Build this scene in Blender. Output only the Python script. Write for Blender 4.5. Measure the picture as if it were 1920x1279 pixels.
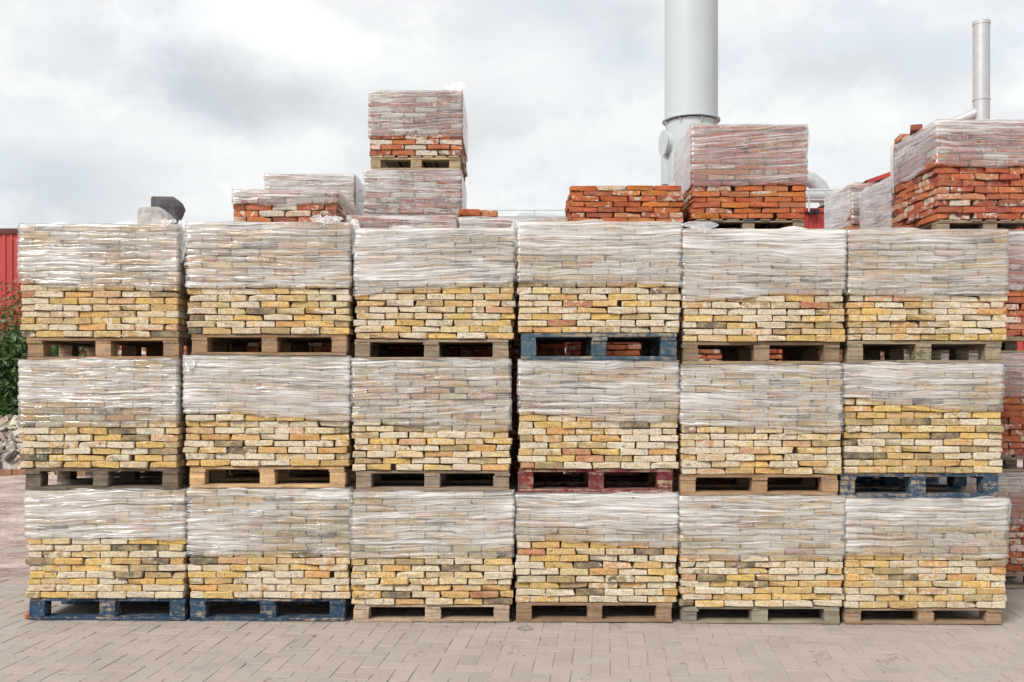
import bpy, math, random
from mathutils import Vector, Matrix, noise as mnoise

for o in list(bpy.data.objects):
    bpy.data.objects.remove(o)
scene = bpy.context.scene
COL = scene.collection
R = random.Random(7)

# ------------------------------------------------------------------ camera, sky, sun, exposure
F, CX, HY, CAMD, CAMH = 1798.0, 960.0, 707.0, 6.2, 1.586
cam = bpy.data.cameras.new('camera')
camo = bpy.data.objects.new('camera', cam)
COL.objects.link(camo)
camo.location = (0, -CAMD, CAMH)
camo.rotation_euler = (math.radians(90), 0, 0)
cam.sensor_fit = 'HORIZONTAL'
cam.sensor_width = 36
cam.lens = 36 * F / 1920
cam.shift_y = (HY - 639.5) / 1920
cam.clip_start = 0.05
cam.clip_end = 2000
scene.camera = camo

SUN_EL, SUN_AZ = 42.0, -38.0       # azimuth from straight behind the camera, negative = towards the left
world = bpy.data.worlds.new('World')
scene.world = world
world.use_nodes = True
sun = bpy.data.lights.new('sun', 'SUN')
sun.energy = 1.5
sun.angle = math.radians(22)
sun.color = (1.0, 0.955, 0.89)
suno = bpy.data.objects.new('sun', sun)
COL.objects.link(suno)
el, az = math.radians(SUN_EL), math.radians(SUN_AZ)
sdir = Vector((math.sin(az) * math.cos(el), -math.cos(az) * math.cos(el), math.sin(el)))   # towards the sun
suno.rotation_euler = sdir.to_track_quat('Z', 'Y').to_euler()
vs = scene.view_settings
vs.view_transform = 'Standard'
vs.look = 'None'
vs.exposure = 1.34
vs.gamma = 1
vs.use_curve_mapping = False
scene.render.filter_size = 1.15
scene.cycles.use_denoising = True
scene.cycles.transparent_max_bounces = 10
scene.cycles.use_light_tree = False
scene.cycles.max_bounces = 6
scene.cycles.diffuse_bounces = 2
scene.cycles.glossy_bounces = 2
scene.cycles.adaptive_threshold = 0.02
world.cycles.sampling_method = 'MANUAL'
world.cycles.sample_map_resolution = 256


class NT:
    """small node tree writer"""
    def __init__(self, tree):
        self.t = tree
        self.n = tree.nodes
        self.n.clear()

    def add(self, typ, ins=None, **props):
        nd = self.n.new(typ)
        for k, v in props.items():
            setattr(nd, k, v)
        for k, v in (ins or {}).items():
            self.put(nd, k, v)
        return nd

    def put(self, nd, k, v):
        s = nd.inputs[k]
        if isinstance(v, bpy.types.NodeSocket):
            self.t.links.new(v, s)
        elif isinstance(v, bpy.types.Node):
            self.t.links.new(v.outputs[0], s)
        else:
            s.default_value = v

    def math(self, op, a, b=0.0, c=0.0, clamp=False):
        m = self.add('ShaderNodeMath', {0: a, 1: b, 2: c}, operation=op, use_clamp=clamp)
        return m.outputs[0]

    def vmath(self, op, a, b=(0, 0, 0)):
        m = self.add('ShaderNodeVectorMath', {0: a, 1: b}, operation=op)
        return m.outputs[0]

    def mix(self, fac, a, b, blend='MIX'):
        m = self.add('ShaderNodeMix', data_type='RGBA', blend_type=blend)
        self.put(m, 0, fac)
        self.put(m, 6, a)
        self.put(m, 7, b)
        return m.outputs[2]

    def noise(self, vec, scale, detail=3.0, rough=0.55):
        m = self.add('ShaderNodeTexNoise', {'Vector': vec, 'Scale': scale, 'Detail': detail, 'Roughness': rough})
        return m.outputs[0]

    def ramp(self, fac, lo, hi, a=0.0, b=1.0, smooth=True):
        m = self.add('ShaderNodeMapRange', {0: fac, 1: lo, 2: hi, 3: a, 4: b},
                     interpolation_type='SMOOTHSTEP' if smooth else 'LINEAR')
        return m.outputs[0]


def lin(r, g, b, k=1.0):
    f = lambda c: (c / 255 / 12.92) if c / 255 <= 0.04045 else ((c / 255 + 0.055) / 1.055) ** 2.4
    return (f(r) * k, f(g) * k, f(b) * k, 1.0)


# overcast sky: physical sky under a nearly closed cloud cover
w = NT(world.node_tree)
tc = w.add('ShaderNodeTexCoord').outputs['Generated']
sep = w.add('ShaderNodeSeparateXYZ', {0: tc})
elev = sep.outputs[2]
skyn = w.add('ShaderNodeTexSky', sky_type='NISHITA', sun_disc=False)
skyn.sun_elevation = el
skyn.sun_rotation = math.atan2(sdir.x, sdir.y)
bg_sky = w.add('ShaderNodeBackground', {'Color': skyn.outputs[0], 'Strength': 0.10})
# a cloud layer seen from below: directions projected on a high flat layer so that clouds flatten near the horizon
zz = w.math('ADD', w.math('MAXIMUM', elev, 0.0), 0.16)
pl = w.add('ShaderNodeCombineXYZ', {0: w.math('DIVIDE', sep.outputs[0], zz), 1: w.math('DIVIDE', sep.outputs[1], zz), 2: 0.37}).outputs[0]
n1 = w.noise(pl, 0.85, 4.0, 0.52)
n2 = w.noise(w.vmath('ADD', pl, (5.3, 2.1, 1.7)), 2.3, 4.0, 0.55)
soft = w.noise(w.vmath('MULTIPLY', tc, (1, 1, 2.2)), 4.2, 5.0, 0.5)
warp = w.add('ShaderNodeTexNoise', {'Vector': tc, 'Scale': 5.0, 'Detail': 5.0, 'Roughness': 0.55}).outputs[1]
wd = w.vmath('MULTIPLY', w.vmath('SUBTRACT', warp, (0.5, 0.5, 0.5)), (0.20, 0.20, 0.14))
dirw = w.vmath('ADD', tc, wd)


warp2 = w.add('ShaderNodeTexNoise', {'Vector': tc, 'Scale': 17.0, 'Detail': 5.0, 'Roughness': 0.6}).outputs[1]
dirs = w.vmath('ADD', w.vmath('ADD', tc, w.vmath('MULTIPLY', wd, (0.3, 0.3, 0.4))), w.vmath('MULTIPLY', w.vmath('SUBTRACT', warp2, (0.5, 0.5, 0.5)), (0.075, 0.075, 0.075)))


def blob(X, Y, rx, ry, lo=1.0, hi=0.0, vec=None):
    d = Vector(((X - CX) / F, 1, (HY - Y) / F))
    k = d.length
    d.normalize()
    v = w.vmath('MULTIPLY', w.vmath('SUBTRACT', vec or dirw, tuple(d)), (F / rx / k, 4.0, F / ry / k))
    ln = w.add('ShaderNodeVectorMath', {0: v}, operation='LENGTH').outputs['Value']
    return w.ramp(ln, lo, hi)


# one cumulus with a lumpy bright head
lumps = None
for (X, Y, r_x, r_y) in ((262, 92, 42, 42), (330, 95, 80, 60), (420, 65, 95, 75), (480, 40, 100, 70), (560, 75, 90, 70), (640, 95, 65, 55), (680, 92, 32, 40), (500, 130, 190, 70)):
    q_ = blob(X, Y, r_x, r_y, 1.1, 0.62, dirs)
    lumps = q_ if lumps is None else w.math('MAXIMUM', lumps, q_)
head = w.math('MULTIPLY', lumps, blob(470, 40, 330, 150, 1.1, 0.15))
base = blob(490, 178, 240, 58, 1.25, 0.0, dirs)
base2 = blob(460, 150, 300, 80, 1.1, 0.0)
left = blob(90, 360, 260, 85, 1.2, 0.0)
low = blob(900, 250, 140, 90, 1.2, 0.0)
rgt = blob(1600, 170, 170, 60, 1.2, 0.0)
top = blob(1190, 30, 130, 45, 1.2, 0.0)
val = w.ramp(n1, 0.30, 0.70, 0.795, 0.885)
val = w.math('ADD', val, w.ramp(n2, 0.3, 0.7, -0.03, 0.03))
val = w.math('ADD', val, w.ramp(soft, 0.3, 0.7, -0.04, 0.04))
n3 = w.noise(w.vmath('ADD', w.vmath('MULTIPLY', dirs, (1, 1, 1.9)), (3.3, 0.7, 2.2)), 6.5, 5.0, 0.55)
val = w.math('ADD', val, w.ramp(n3, 0.47, 0.60, -0.028, 0.035))
for (msk, amt) in ((head, 0.13), (base, -0.14), (base2, -0.07), (left, -0.14), (low, -0.06), (rgt, -0.08), (top, -0.10)):
    val = w.math('ADD', val, w.math('MULTIPLY', msk, amt))
grey = w.mix(w.ramp(val, 0.52, 0.88), (0.90, 0.95, 1.0, 1), (0.965, 0.983, 1.0, 1))
bg_cloud = w.add('ShaderNodeBackground', {'Color': grey, 'Strength': w.math('MULTIPLY', val, 0.443)})
cover = w.ramp(w.math('ADD', n2, soft), 0.72, 0.95, 0.90, 1.0)
mx = w.add('ShaderNodeMixShader', {0: cover, 1: bg_sky, 2: bg_cloud})
w.add('ShaderNodeOutputWorld', {0: mx})


def P(X, Y, D):
    """point of the yard at depth D in front of the camera position used while surveying the photograph"""
    return Vector(((X - CX) * D / F, D - CAMD, CAMH + (HY - Y) * D / F))


# ------------------------------------------------------------------ helpers
def link(o, parent=None):
    COL.objects.link(o)
    if parent is not None:
        o.parent = parent
    return o


def tag(o, label=None, cat=None, group=None, kind=None):
    if label: o['label'] = label
    if cat: o['category'] = cat
    if group: o['group'] = group
    if kind: o['kind'] = kind
    return o


def empty(name, loc, rz=0.0):
    o = bpy.data.objects.new(name, None)
    o.location = loc
    o.rotation_euler.z = rz
    o.empty_display_size = 0.1
    return link(o)


def mesh(name, verts, faces, mat=None, smooth=False):
    me = bpy.data.meshes.new(name)
    me.from_pydata(verts, [], faces)
    if mat: me.materials.append(mat)
    if smooth:
        me.polygons.foreach_set('use_smooth', [True] * len(me.polygons))
        if smooth == 'hard': me.set_sharp_from_angle(angle=math.radians(35))
    me.update()
    return me


def mobj(name, me, parent=None, loc=(0, 0, 0), rot=(0, 0, 0), scale=(1, 1, 1), color=None):
    o = bpy.data.objects.new(name, me)
    o.location = loc
    o.rotation_euler = rot
    o.scale = scale
    if color: o.color = color
    return link(o, parent)


class MB:
    def __init__(self):
        self.v, self.f, self.c = [], [], []

    def block(self, data, M=None, col=None):
        vs_, fs_ = data
        b = len(self.v)
        self.v += [tuple(M @ Vector(p)) for p in vs_] if M is not None else list(vs_)
        self.f += [tuple(b + i for i in f) for f in fs_]
        self.c += [col] * len(vs_)

    def box(self, x0, x1, y0, y1, z0, z1):
        b = len(self.v)
        self.v += [(x0, y0, z0), (x1, y0, z0), (x1, y1, z0), (x0, y1, z0), (x0, y0, z1), (x1, y0, z1), (x1, y1, z1), (x0, y1, z1)]
        self.f += [tuple(b + i for i in f) for f in ((0, 3, 2, 1), (4, 5, 6, 7), (0, 1, 5, 4), (1, 2, 6, 5), (2, 3, 7, 6), (3, 0, 4, 7))]
        self.c += [None] * 8

    def tube(self, pts, rad, seg=24, caps=True):
        """tube along a list of points; rad a number or a list"""
        pts = [Vector(p) for p in pts]
        b = len(self.v)
        n = len(pts)
        ref = Vector((0.31, 0.95, 0.07)).normalized()
        for i, p in enumerate(pts):
            t = (pts[min(i + 1, n - 1)] - pts[max(i - 1, 0)]).normalized()
            a = t.cross(ref)
            if a.length < 0.05: a = t.cross(Vector((1, 0, 0)))
            a.normalize()
            bb = t.cross(a)
            r = rad[i] if isinstance(rad, (list, tuple)) else rad
            for k in range(seg):
                q = 2 * math.pi * k / seg
                self.v.append(tuple(p + a * (r * math.cos(q)) + bb * (r * math.sin(q))))
        for i in range(n - 1):
            for k in range(seg):
                k2 = (k + 1) % seg
                self.f.append((b + i * seg + k, b + i * seg + k2, b + (i + 1) * seg + k2, b + (i + 1) * seg + k))
        if caps:
            self.f.append(tuple(b + k for k in range(seg - 1, -1, -1)))
            self.f.append(tuple(b + (n - 1) * seg + k for k in range(seg)))
        self.c += [None] * (n * seg)

    def lathe(self, prof, seg=48, c=(0, 0)):
        b = len(self.v)
        for (r, z) in prof:
            for k in range(seg):
                q = 2 * math.pi * k / seg
                self.v.append((c[0] + r * math.cos(q), c[1] + r * math.sin(q), z))
        n = len(prof)
        for i in range(n - 1):
            for k in range(seg):
                k2 = (k + 1) % seg
                self.f.append((b + i * seg + k, b + i * seg + k2, b + (i + 1) * seg + k2, b + (i + 1) * seg + k))
        self.c += [None] * (n * seg)

    def me(self, name, mat, smooth=False):
        m = mesh(name, self.v, self.f, mat, smooth)
        if any(c is not None for c in self.c):
            at = m.color_attributes.new('tint', 'FLOAT_COLOR', 'POINT')
            flat = []
            for c in self.c: flat += list(c or (0.5, 0.5, 0.5, 1))
            at.data.foreach_set('color', flat)
        return m

    def obj(self, name, mat, parent=None, smooth=False, loc=(0, 0, 0)):
        return mobj(name, self.me(name, mat, smooth), parent, loc)


def block_data(L, W, H, c, jit, seed, mid=True, chips=0.0):
    """a worn rectangular block with chamfered, uneven edges, centred on its middle"""
    r = random.Random(seed)
    xs = [(-L / 2, c), (-L / 2 + c, 0)] + ([(r.uniform(-.15, .15) * L, 0)] if mid else []) + [(L / 2 - c, 0), (L / 2, c)]
    verts, faces = [], []
    for (x, ins) in xs:
        h, wd_ = H / 2 - ins, W / 2 - ins
        cc = c if ins == 0 else c * 0.6
        sec = [(-wd_ + cc, -h), (wd_ - cc, -h), (wd_, -h + cc), (wd_, h - cc), (wd_ - cc, h), (-wd_ + cc, h), (-wd_, h - cc), (-wd_, -h + cc)]
        for (y, z) in sec:
            verts.append((x + r.gauss(0, jit), y + r.gauss(0, jit), z + r.gauss(0, jit * 0.75)))
    n = len(xs)
    if r.random() < chips:                       # broken corner
        for _ in range(r.choice((1, 1, 2))):
            e, sy, sz_ = r.choice((0, n - 1)), r.choice((-1, 1)), r.choice((-1, 1))
            for i in ((e, e + 1) if e == 0 else (e, e - 1)):
                for k in range(8):
                    x, y, z = verts[i * 8 + k]
                    if y * sy > 0 and z * sz_ > 0:
                        verts[i * 8 + k] = (x * r.uniform(.88, .97), y * r.uniform(.72, .95), z * r.uniform(.55, .9))
    for i in range(n - 1):
        for k in range(8):
            k2 = (k + 1) % 8
            faces.append((i * 8 + k, (i + 1) * 8 + k, (i + 1) * 8 + k2, i * 8 + k2))
    faces.append(tuple(range(8)))
    faces.append(tuple((n - 1) * 8 + k for k in range(7, -1, -1)))
    return verts, faces


# ------------------------------------------------------------------ materials
def new_mat(name):
    m = bpy.data.materials.new(name)
    m.use_nodes = True
    return m, NT(m.node_tree)


def out(t, sh):
    t.add('ShaderNodeOutputMaterial', {0: sh})


def brick_material(name, per_vertex=False, red=False, drift=None):
    m, t = new_mat(name)
    tcn = t.add('ShaderNodeTexCoord').outputs['Object']
    oi = t.add('ShaderNodeObjectInfo')
    geo = t.add('ShaderNodeNewGeometry')
    rnd = t.math('ADD', t.math('MULTIPLY', oi.outputs['Random'], 40.0), t.math('MULTIPLY', geo.outputs['Random Per Island'], 23.0))
    vec = t.vmath('ADD', tcn, t.add('ShaderNodeCombineXYZ', {0: rnd, 1: rnd, 2: rnd}).outputs[0])
    if per_vertex:
        at = t.add('ShaderNodeAttribute', attribute_name='tint')
        col, alpha = at.outputs['Color'], at.outputs['Alpha']
    else:
        col, alpha = oi.outputs['Color'], oi.outputs['Alpha']
    big = t.noise(vec, 13.0, 3.0)
    fine = t.noise(vec, 75.0, 4.0, 0.65)
    pit = t.noise(vec, 190.0, 2.0)
    # hue drift over one brick
    warm = t.mix(t.ramp(big, 0.35, 0.68), col, t.mix(0.55, col, drift or ((0.47, 0.20, 0.095, 1) if red else (0.57, 0.425, 0.23, 1))))
    # lime mortar still clinging in patches; the amount is a property of each brick
    mort = t.math('ADD', t.noise(t.vmath('ADD', vec, (3, 1, 7)), 22.0, 4.0, 0.62), t.math('MULTIPLY', t.math('SUBTRACT', alpha, 0.58 if red else 0.5), 0.55))
    c2 = t.mix(t.math('MULTIPLY', t.ramp(mort, 0.55, 0.63), 0.9), warm, (0.56, 0.52, 0.46, 1) if red else (0.63, 0.565, 0.455, 1))
    # soot and dark pits
    soot = t.noise(t.vmath('ADD', vec, (11, 5, 2)), 30.0, 4.0, 0.7)
    c3 = t.mix(t.ramp(soot, 0.565, 0.70, 0.0, 0.75), c2, (0.10, 0.085, 0.07, 1))
    c4 = t.mix(t.ramp(fine, 0.25, 0.75), t.mix(1.0, c3, (0.66, 0.64, 0.60, 1), 'MULTIPLY'), t.mix(1.0, c3, (1.16, 1.14, 1.1, 1), 'MULTIPLY'))
    c5 = t.mix(t.ramp(pit, 0.62, 0.74, 0.0, 0.5), c4, (0.12, 0.09, 0.06, 1))
    h = t.math('ADD', t.math('MULTIPLY', fine, 1.0), t.math('MULTIPLY', pit, 0.35))
    bump = t.add('ShaderNodeBump', {'Strength': 0.9, 'Distance': 0.006, 'Height': h})
    p = t.add('ShaderNodeBsdfPrincipled', {'Base Color': c5, 'Roughness': 0.92, 'Normal': bump})
    p.inputs['Specular IOR Level'].default_value = 0.2
    out(t, p)
    return m


M_BRICK = brick_material('yellow_brick')
M_BRICKV = brick_material('yellow_brick_mass', True)
M_RED = brick_material('red_brick', False, True)
M_REDV = brick_material('red_brick_mass', True, True)


def simple(name, col, rough=0.8, metal=0.0, var=0.25, scale=6.0, bump=0.0, bscale=40.0, spec=0.4):
    m, t = new_mat(name)
    tcn = t.add('ShaderNodeTexCoord').outputs['Object']
    n = t.noise(tcn, scale, 5.0, 0.6)
    dark = tuple(c * (1 - var) for c in col[:3]) + (1,)
    lite = tuple(min(1, c * (1 + var)) for c in col[:3]) + (1,)
    c = t.mix(t.ramp(n, 0.3, 0.7), dark, lite)
    ins = {'Base Color': c, 'Roughness': rough, 'Metallic': metal}
    if bump:
        ins['Normal'] = t.add('ShaderNodeBump', {'Strength': 0.6, 'Distance': bump, 'Height': t.noise(tcn, bscale, 4.0)})
    p = t.add('ShaderNodeBsdfPrincipled', ins)
    p.inputs['Specular IOR Level'].default_value = spec
    out(t, p)
    return m


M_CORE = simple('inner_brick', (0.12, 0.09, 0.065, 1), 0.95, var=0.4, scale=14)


def film_material():
    m, t = new_mat('stretch_film')
    uv = t.add('ShaderNodeUVMap', uv_map='film').outputs[0]
    oi = t.add('ShaderNodeObjectInfo')
    off = t.add('ShaderNodeCombineXYZ', {0: t.math('MULTIPLY', oi.outputs['Random'], 31.0), 1: t.math('MULTIPLY', oi.outputs['Random'], 17.0), 2: 0.0}).outputs[0]
    uvo = t.vmath('ADD', uv, off)
    wob = t.math('MULTIPLY', t.math('SUBTRACT', t.noise(uvo, 3.0, 2.0), 0.5), 0.05)
    uvw = t.vmath('ADD', uvo, t.add('ShaderNodeCombineXYZ', {0: 0.0, 1: wob, 2: 0.0}).outputs[0])
    a = t.noise(t.vmath('MULTIPLY', uvw, (1.7, 80.0, 1.0)), 1.0, 2.0, 0.6)       # hair-fine tension lines
    b = t.noise(t.vmath('MULTIPLY', t.vmath('ADD', uvw, (3.1, 1.7, 0)), (1.1, 46.0, 1.0)), 1.0, 1.0, 0.5)   # creases between turns of film
    crease = t.ramp(t.math('ABSOLUTE', t.math('SUBTRACT', b, 0.5)), 0.0, 0.035, 1.0, 0.0)
    c = t.noise(t.vmath('MULTIPLY', uvo, (2.6, 9.0, 1.0)), 1.0, 4.0, 0.62)       # loose, milky areas
    fac = t.math('ADD', 0.32, t.math('MULTIPLY', t.math('SUBTRACT', a, 0.5), 1.25))
    b2 = t.noise(t.vmath('MULTIPLY', t.vmath('ADD', uvw, (7.7, 4.3, 0)), (1.4, 60.0, 1.0)), 1.0, 2.0, 0.5)
    slit = t.ramp(t.math('ABSOLUTE', t.math('SUBTRACT', b2, 0.5)), 0.0, 0.045, 1.0, 0.0)      # narrow clear slits between ropes of film
    fac = t.math('ADD', fac, t.math('SUBTRACT', t.math('MULTIPLY', crease, 0.28), t.math('MULTIPLY', slit, 0.30)))
    fac = t.math('ADD', fac, t.math('MULTIPLY', t.math('SUBTRACT', c, 0.5), 0.85))
    # overlapping turns: each slanted band has its own number of layers
    su = t.add('ShaderNodeSeparateXYZ', {0: uvw})
    for (k_, sl_, am_) in ((5.5, 0.09, 0.20), (7.5, -0.05, 0.14)):
        bd = t.math('FLOOR', t.math('MULTIPLY', t.math('ADD', su.outputs[1], t.math('MULTIPLY', su.outputs[0], sl_)), k_))
        wn = t.add('ShaderNodeTexWhiteNoise', {'W': bd}, noise_dimensions='1D').outputs['Value']
        fac = t.math('ADD', fac, t.math('MULTIPLY', t.math('SUBTRACT', wn, 0.5), am_))
    at = t.add('ShaderNodeAttribute', attribute_name='layers').outputs['Fac']
    fac = t.math('ADD', fac, t.math('MULTIPLY', t.math('SUBTRACT', at, 0.5), 0.55))
    fac = t.math('MINIMUM', t.math('MAXIMUM', fac, 0.08), 0.90)
    h = t.math('ADD', t.math('MULTIPLY', a, 1.0), t.math('ADD', t.math('MULTIPLY', crease, 0.5), t.math('MULTIPLY', c, 1.0)))
    bump = t.add('ShaderNodeBump', {'Strength': 0.9, 'Distance': 0.005, 'Height': h})
    soft_b = t.add('ShaderNodeBump', {'Strength': 0.8, 'Distance': 0.0022, 'Height': h})
    dif = t.add('ShaderNodeBsdfDiffuse', {'Color': (0.965, 0.96, 0.965, 1), 'Normal': soft_b})
    trl = t.add('ShaderNodeBsdfTranslucent', {'Color': (0.965, 0.96, 0.965, 1)})
    body_ = t.add('ShaderNodeMixShader', {0: 0.20, 1: dif, 2: trl})
    tr = t.add('ShaderNodeBsdfTransparent', {0: (1, 1, 1, 1)})
    s1 = t.add('ShaderNodeMixShader', {0: fac, 1: tr, 2: body_})
    gl = t.add('ShaderNodeBsdfGlossy', {'Color': (1, 1, 1, 1), 'Roughness': 0.16, 'Normal': bump})
    fr = t.add('ShaderNodeFresnel', {'IOR': 1.5, 'Normal': bump})
    s2 = t.add('ShaderNodeMixShader', {0: t.math('MINIMUM', t.math('MULTIPLY', fr, 2.0), 0.6), 1: s1, 2: gl})
    out(t, s2)
    return m


M_FILM = film_material()


def wood_material(name, painted):
    m, t = new_mat(name)
    tcn = t.add('ShaderNodeTexCoord').outputs['Object']
    oi = t.add('ShaderNodeObjectInfo')
    rnd = t.math('MULTIPLY', oi.outputs['Random'], 50.0)
    vec = t.vmath('ADD', tcn, t.add('ShaderNodeCombineXYZ', {0: rnd, 1: rnd, 2: rnd}).outputs[0])
    grain = t.noise(t.vmath('MULTIPLY', vec, (3.0, 60.0, 60.0)), 1.0, 4.0, 0.6)
    blot = t.noise(vec, 9.0, 4.0, 0.6)
    chip = t.noise(vec, 110.0, 3.0, 0.6)
    col = oi.outputs['Color']
    g = t.math('ADD', t.math('MULTIPLY', grain, 0.55), t.math('ADD', t.math('MULTIPLY', blot, 0.3), t.math('MULTIPLY', chip, 0.25)))
    bare_in = (0.34, 0.27, 0.19, 1) if painted else col
    bare = t.mix(t.ramp(g, 0.38, 0.72), t.mix(1.0, bare_in, (0.5, 0.47, 0.44, 1), 'MULTIPLY'), t.mix(1.0, bare_in, (1.2, 1.18, 1.15, 1), 'MULTIPLY'))
    dirt = t.ramp(t.noise(t.vmath('ADD', vec, (4, 9, 1)), 16.0, 5.0, 0.65), 0.48, 0.70, 0.0, 0.65)
    if painted:
        pc = t.mix(t.ramp(blot, 0.3, 0.7), t.mix(1.0, col, (0.72, 0.75, 0.8, 1), 'MULTIPLY'), t.mix(1.0, col, (1.25, 1.2, 1.15, 1), 'MULTIPLY'))
        wear = t.math('ADD', t.math('MULTIPLY', grain, 0.5), t.math('MULTIPLY', t.noise(vec, 22.0, 5.0, 0.7), 0.6))
        wear = t.math('ADD', wear, t.math('MULTIPLY', t.math('SUBTRACT', oi.outputs['Alpha'], 0.35), 0.32))
        c = t.mix(t.ramp(wear, 0.60, 0.70, 0.0, 0.85), pc, bare)
    else:
        c = bare
    c = t.mix(dirt, c, (0.20, 0.17, 0.14, 1))
    bump = t.add('ShaderNodeBump', {'Strength': 0.6, 'Distance': 0.004, 'Height': g})
    p = t.add('ShaderNodeBsdfPrincipled', {'Base Color': c, 'Roughness': 0.75 if painted else 0.88, 'Normal': bump})
    p.inputs['Specular IOR Level'].default_value = 0.25
    out(t, p)
    return m


M_WOOD = wood_material('raw_wood', False)
M_PAINT = wood_material('painted_wood', True)

# ------------------------------------------------------------------ ground
SLOPE = 0.0055                     # the yard falls slightly to the right


def gz(x):
    return -SLOPE * x


def paver_material(name, per_vertex=False):
    m, t = new_mat(name)
    geo = t.add('ShaderNodeNewGeometry')
    pos = geo.outputs['Position']
    oi = t.add('ShaderNodeObjectInfo')
    if per_vertex:
        col = t.add('ShaderNodeAttribute', attribute_name='tint').outputs['Color']
    else:
        col = oi.outputs['Color']
    fine = t.noise(pos, 90.0, 4.0, 0.65)
    big = t.noise(pos, 2.2, 5.0, 0.6)
    c = t.mix(t.ramp(fine, 0.25, 0.75), t.mix(1.0, col, (0.78, 0.77, 0.76, 1), 'MULTIPLY'), t.mix(1.0, col, (1.15, 1.15, 1.15, 1), 'MULTIPLY'))
    # dust, brick flour and old damp stains lying over many stones
    c = t.mix(t.ramp(big, 0.38, 0.66, 0.15, 0.7), c, (0.375, 0.325, 0.29, 1))
    st = t.noise(t.vmath('ADD', pos, (7, 3, 0)), 3.1, 6.0, 0.68)
    c = t.mix(t.ramp(st, 0.60, 0.74, 0.0, 0.5), c, (0.20, 0.175, 0.155, 1))
    rs = t.noise(t.vmath('ADD', pos, (17, 13, 0)), 5.5, 5.0, 0.7)
    c = t.mix(t.ramp(rs, 0.66, 0.74, 0.0, 0.5), c, (0.48, 0.27, 0.18, 1))
    bump = t.add('ShaderNodeBump', {'Strength': 0.5, 'Distance': 0.004, 'Height': fine})
    p = t.add('ShaderNodeBsdfPrincipled', {'Base Color': c, 'Roughness': 0.93, 'Normal': bump})
    p.inputs['Specular IOR Level'].default_value = 0.2
    out(t, p)
    return m


M_PAVE = paver_material('concrete_paver')
M_PAVEV = paver_material('concrete_paver_mass', True)
M_JOINT = simple('joint_sand', (0.31, 0.265, 0.23, 1), 0.97, var=0.3, scale=30)


def sand_material():
    m, t = new_mat('sandy_dirt')
    pos = t.add('ShaderNodeNewGeometry').outputs['Position']
    a = t.noise(t.vmath('MULTIPLY', pos, (1.0, 2.6, 1.0)), 1.6, 6.0, 0.62)
    b = t.noise(pos, 26.0, 5.0, 0.65)
    c = t.mix(t.ramp(a, 0.32, 0.68), (0.27, 0.195, 0.165, 1), (0.54, 0.44, 0.39, 1))
    c = t.mix(t.ramp(b, 0.3, 0.75), t.mix(1.0, c, (0.72, 0.71, 0.7, 1), 'MULTIPLY'), t.mix(1.0, c, (1.12, 1.12, 1.12, 1), 'MULTIPLY'))
    bump = t.add('ShaderNodeBump', {'Strength': 0.8, 'Distance': 0.02, 'Height': b})
    p = t.add('ShaderNodeBsdfPrincipled', {'Base Color': c, 'Roughness': 0.96, 'Normal': bump})
    out(t, p)
    return m


M_SAND = sand_material()

g = mobj('ground', mesh('ground', [(-600, -600, 0), (600, -600, 0), (600, 900, 0), (-600, 900, 0)], [(0, 1, 2, 3)], M_SAND))
g.location.z = -0.075
g.rotation_euler.y = 0
tag(g, 'sandy yard ground reaching to the horizon', None, None, 'structure')

PAVE_Z = 0.0
pave = mobj('pavement', mesh('pavement', [(-9, -4.5, -0.0028), (9, -4.5, -0.0028), (9, 9, -0.0028), (-9, 9, -0.0028)], [(0, 1, 2, 3)], M_JOINT))
pave.rotation_euler.y = math.atan(SLOPE)
tag(pave, 'dusty grey herringbone block paving in front of the brick packs', None, None, 'structure')


def pave_col():
    k = R.uniform(0.84, 1.0)
    c = R.choice([(0.365, 0.315, 0.28), (0.355, 0.31, 0.28), (0.37, 0.315, 0.275), (0.345, 0.30, 0.27), (0.38, 0.32, 0.28)])
    return (c[0] * k, c[1] * k, c[2] * k, 1)


PW = 0.105
prot = math.radians(-5.6)
paver_variants = []
for s in range(6):
    paver_variants.append(block_data(PW * 2 - 0.004, PW - 0.004, 0.07, 0.003, 0.0009, 900 + s, False))
paver_meshes = [mesh('paver', d[0], d[1], M_PAVE) for d in paver_variants]
cells = []
for n in range(-90, 91):
    for mm_ in range(-45, 46):
        ox, oy = n + 2 * mm_, n - 2 * mm_
        for (cx, cy, rz) in ((ox + 1, oy + 0.5, 0), (ox + 0.5, oy + 2, math.pi / 2)):
            x, y = cx * PW, cy * PW
            X = x * math.cos(prot) - y * math.sin(prot)
            Y = x * math.sin(prot) + y * math.cos(prot)
            if -5.2 < X < 5.4 and -2.1 < Y < 3.0:
                cells.append((X, Y, rz + prot))


def paver_seen(c):
    X, Y, _ = c
    D = Y + CAMD
    px, py = CX + X * F / D, HY + CAMH * F / D
    return -40 < px < 1960 and py < 1300 and Y < 0.05


seen = sorted([c for c in cells if paver_seen(c)], key=lambda c: c[1])[:300]
seen_set = set(seen)
mb = MB()
for c in cells:
    X, Y, rz = c
    zj = R.gauss(0, 0.0012)
    tx, ty = R.gauss(0, 0.003), R.gauss(0, 0.003)
    rzz = rz + R.gauss(0, 0.010) + (math.pi if R.random() < .5 else 0)
    k = R.randrange(6)
    if c in seen_set:
        mobj('paver', paver_meshes[k], pave, (X, Y, -0.035 + zj), (tx, ty, rzz), color=pave_col())
    else:
        M = Matrix.Translation((X, Y, -0.035 + zj)) @ Matrix.Rotation(rzz, 4, 'Z') @ Matrix.Rotation(tx, 4, 'X')
        mb.block(paver_variants[k], M, pave_col())
pm = mb.obj('paver_field', M_PAVEV, pave)
pm['kind'] = 'stuff'

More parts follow.
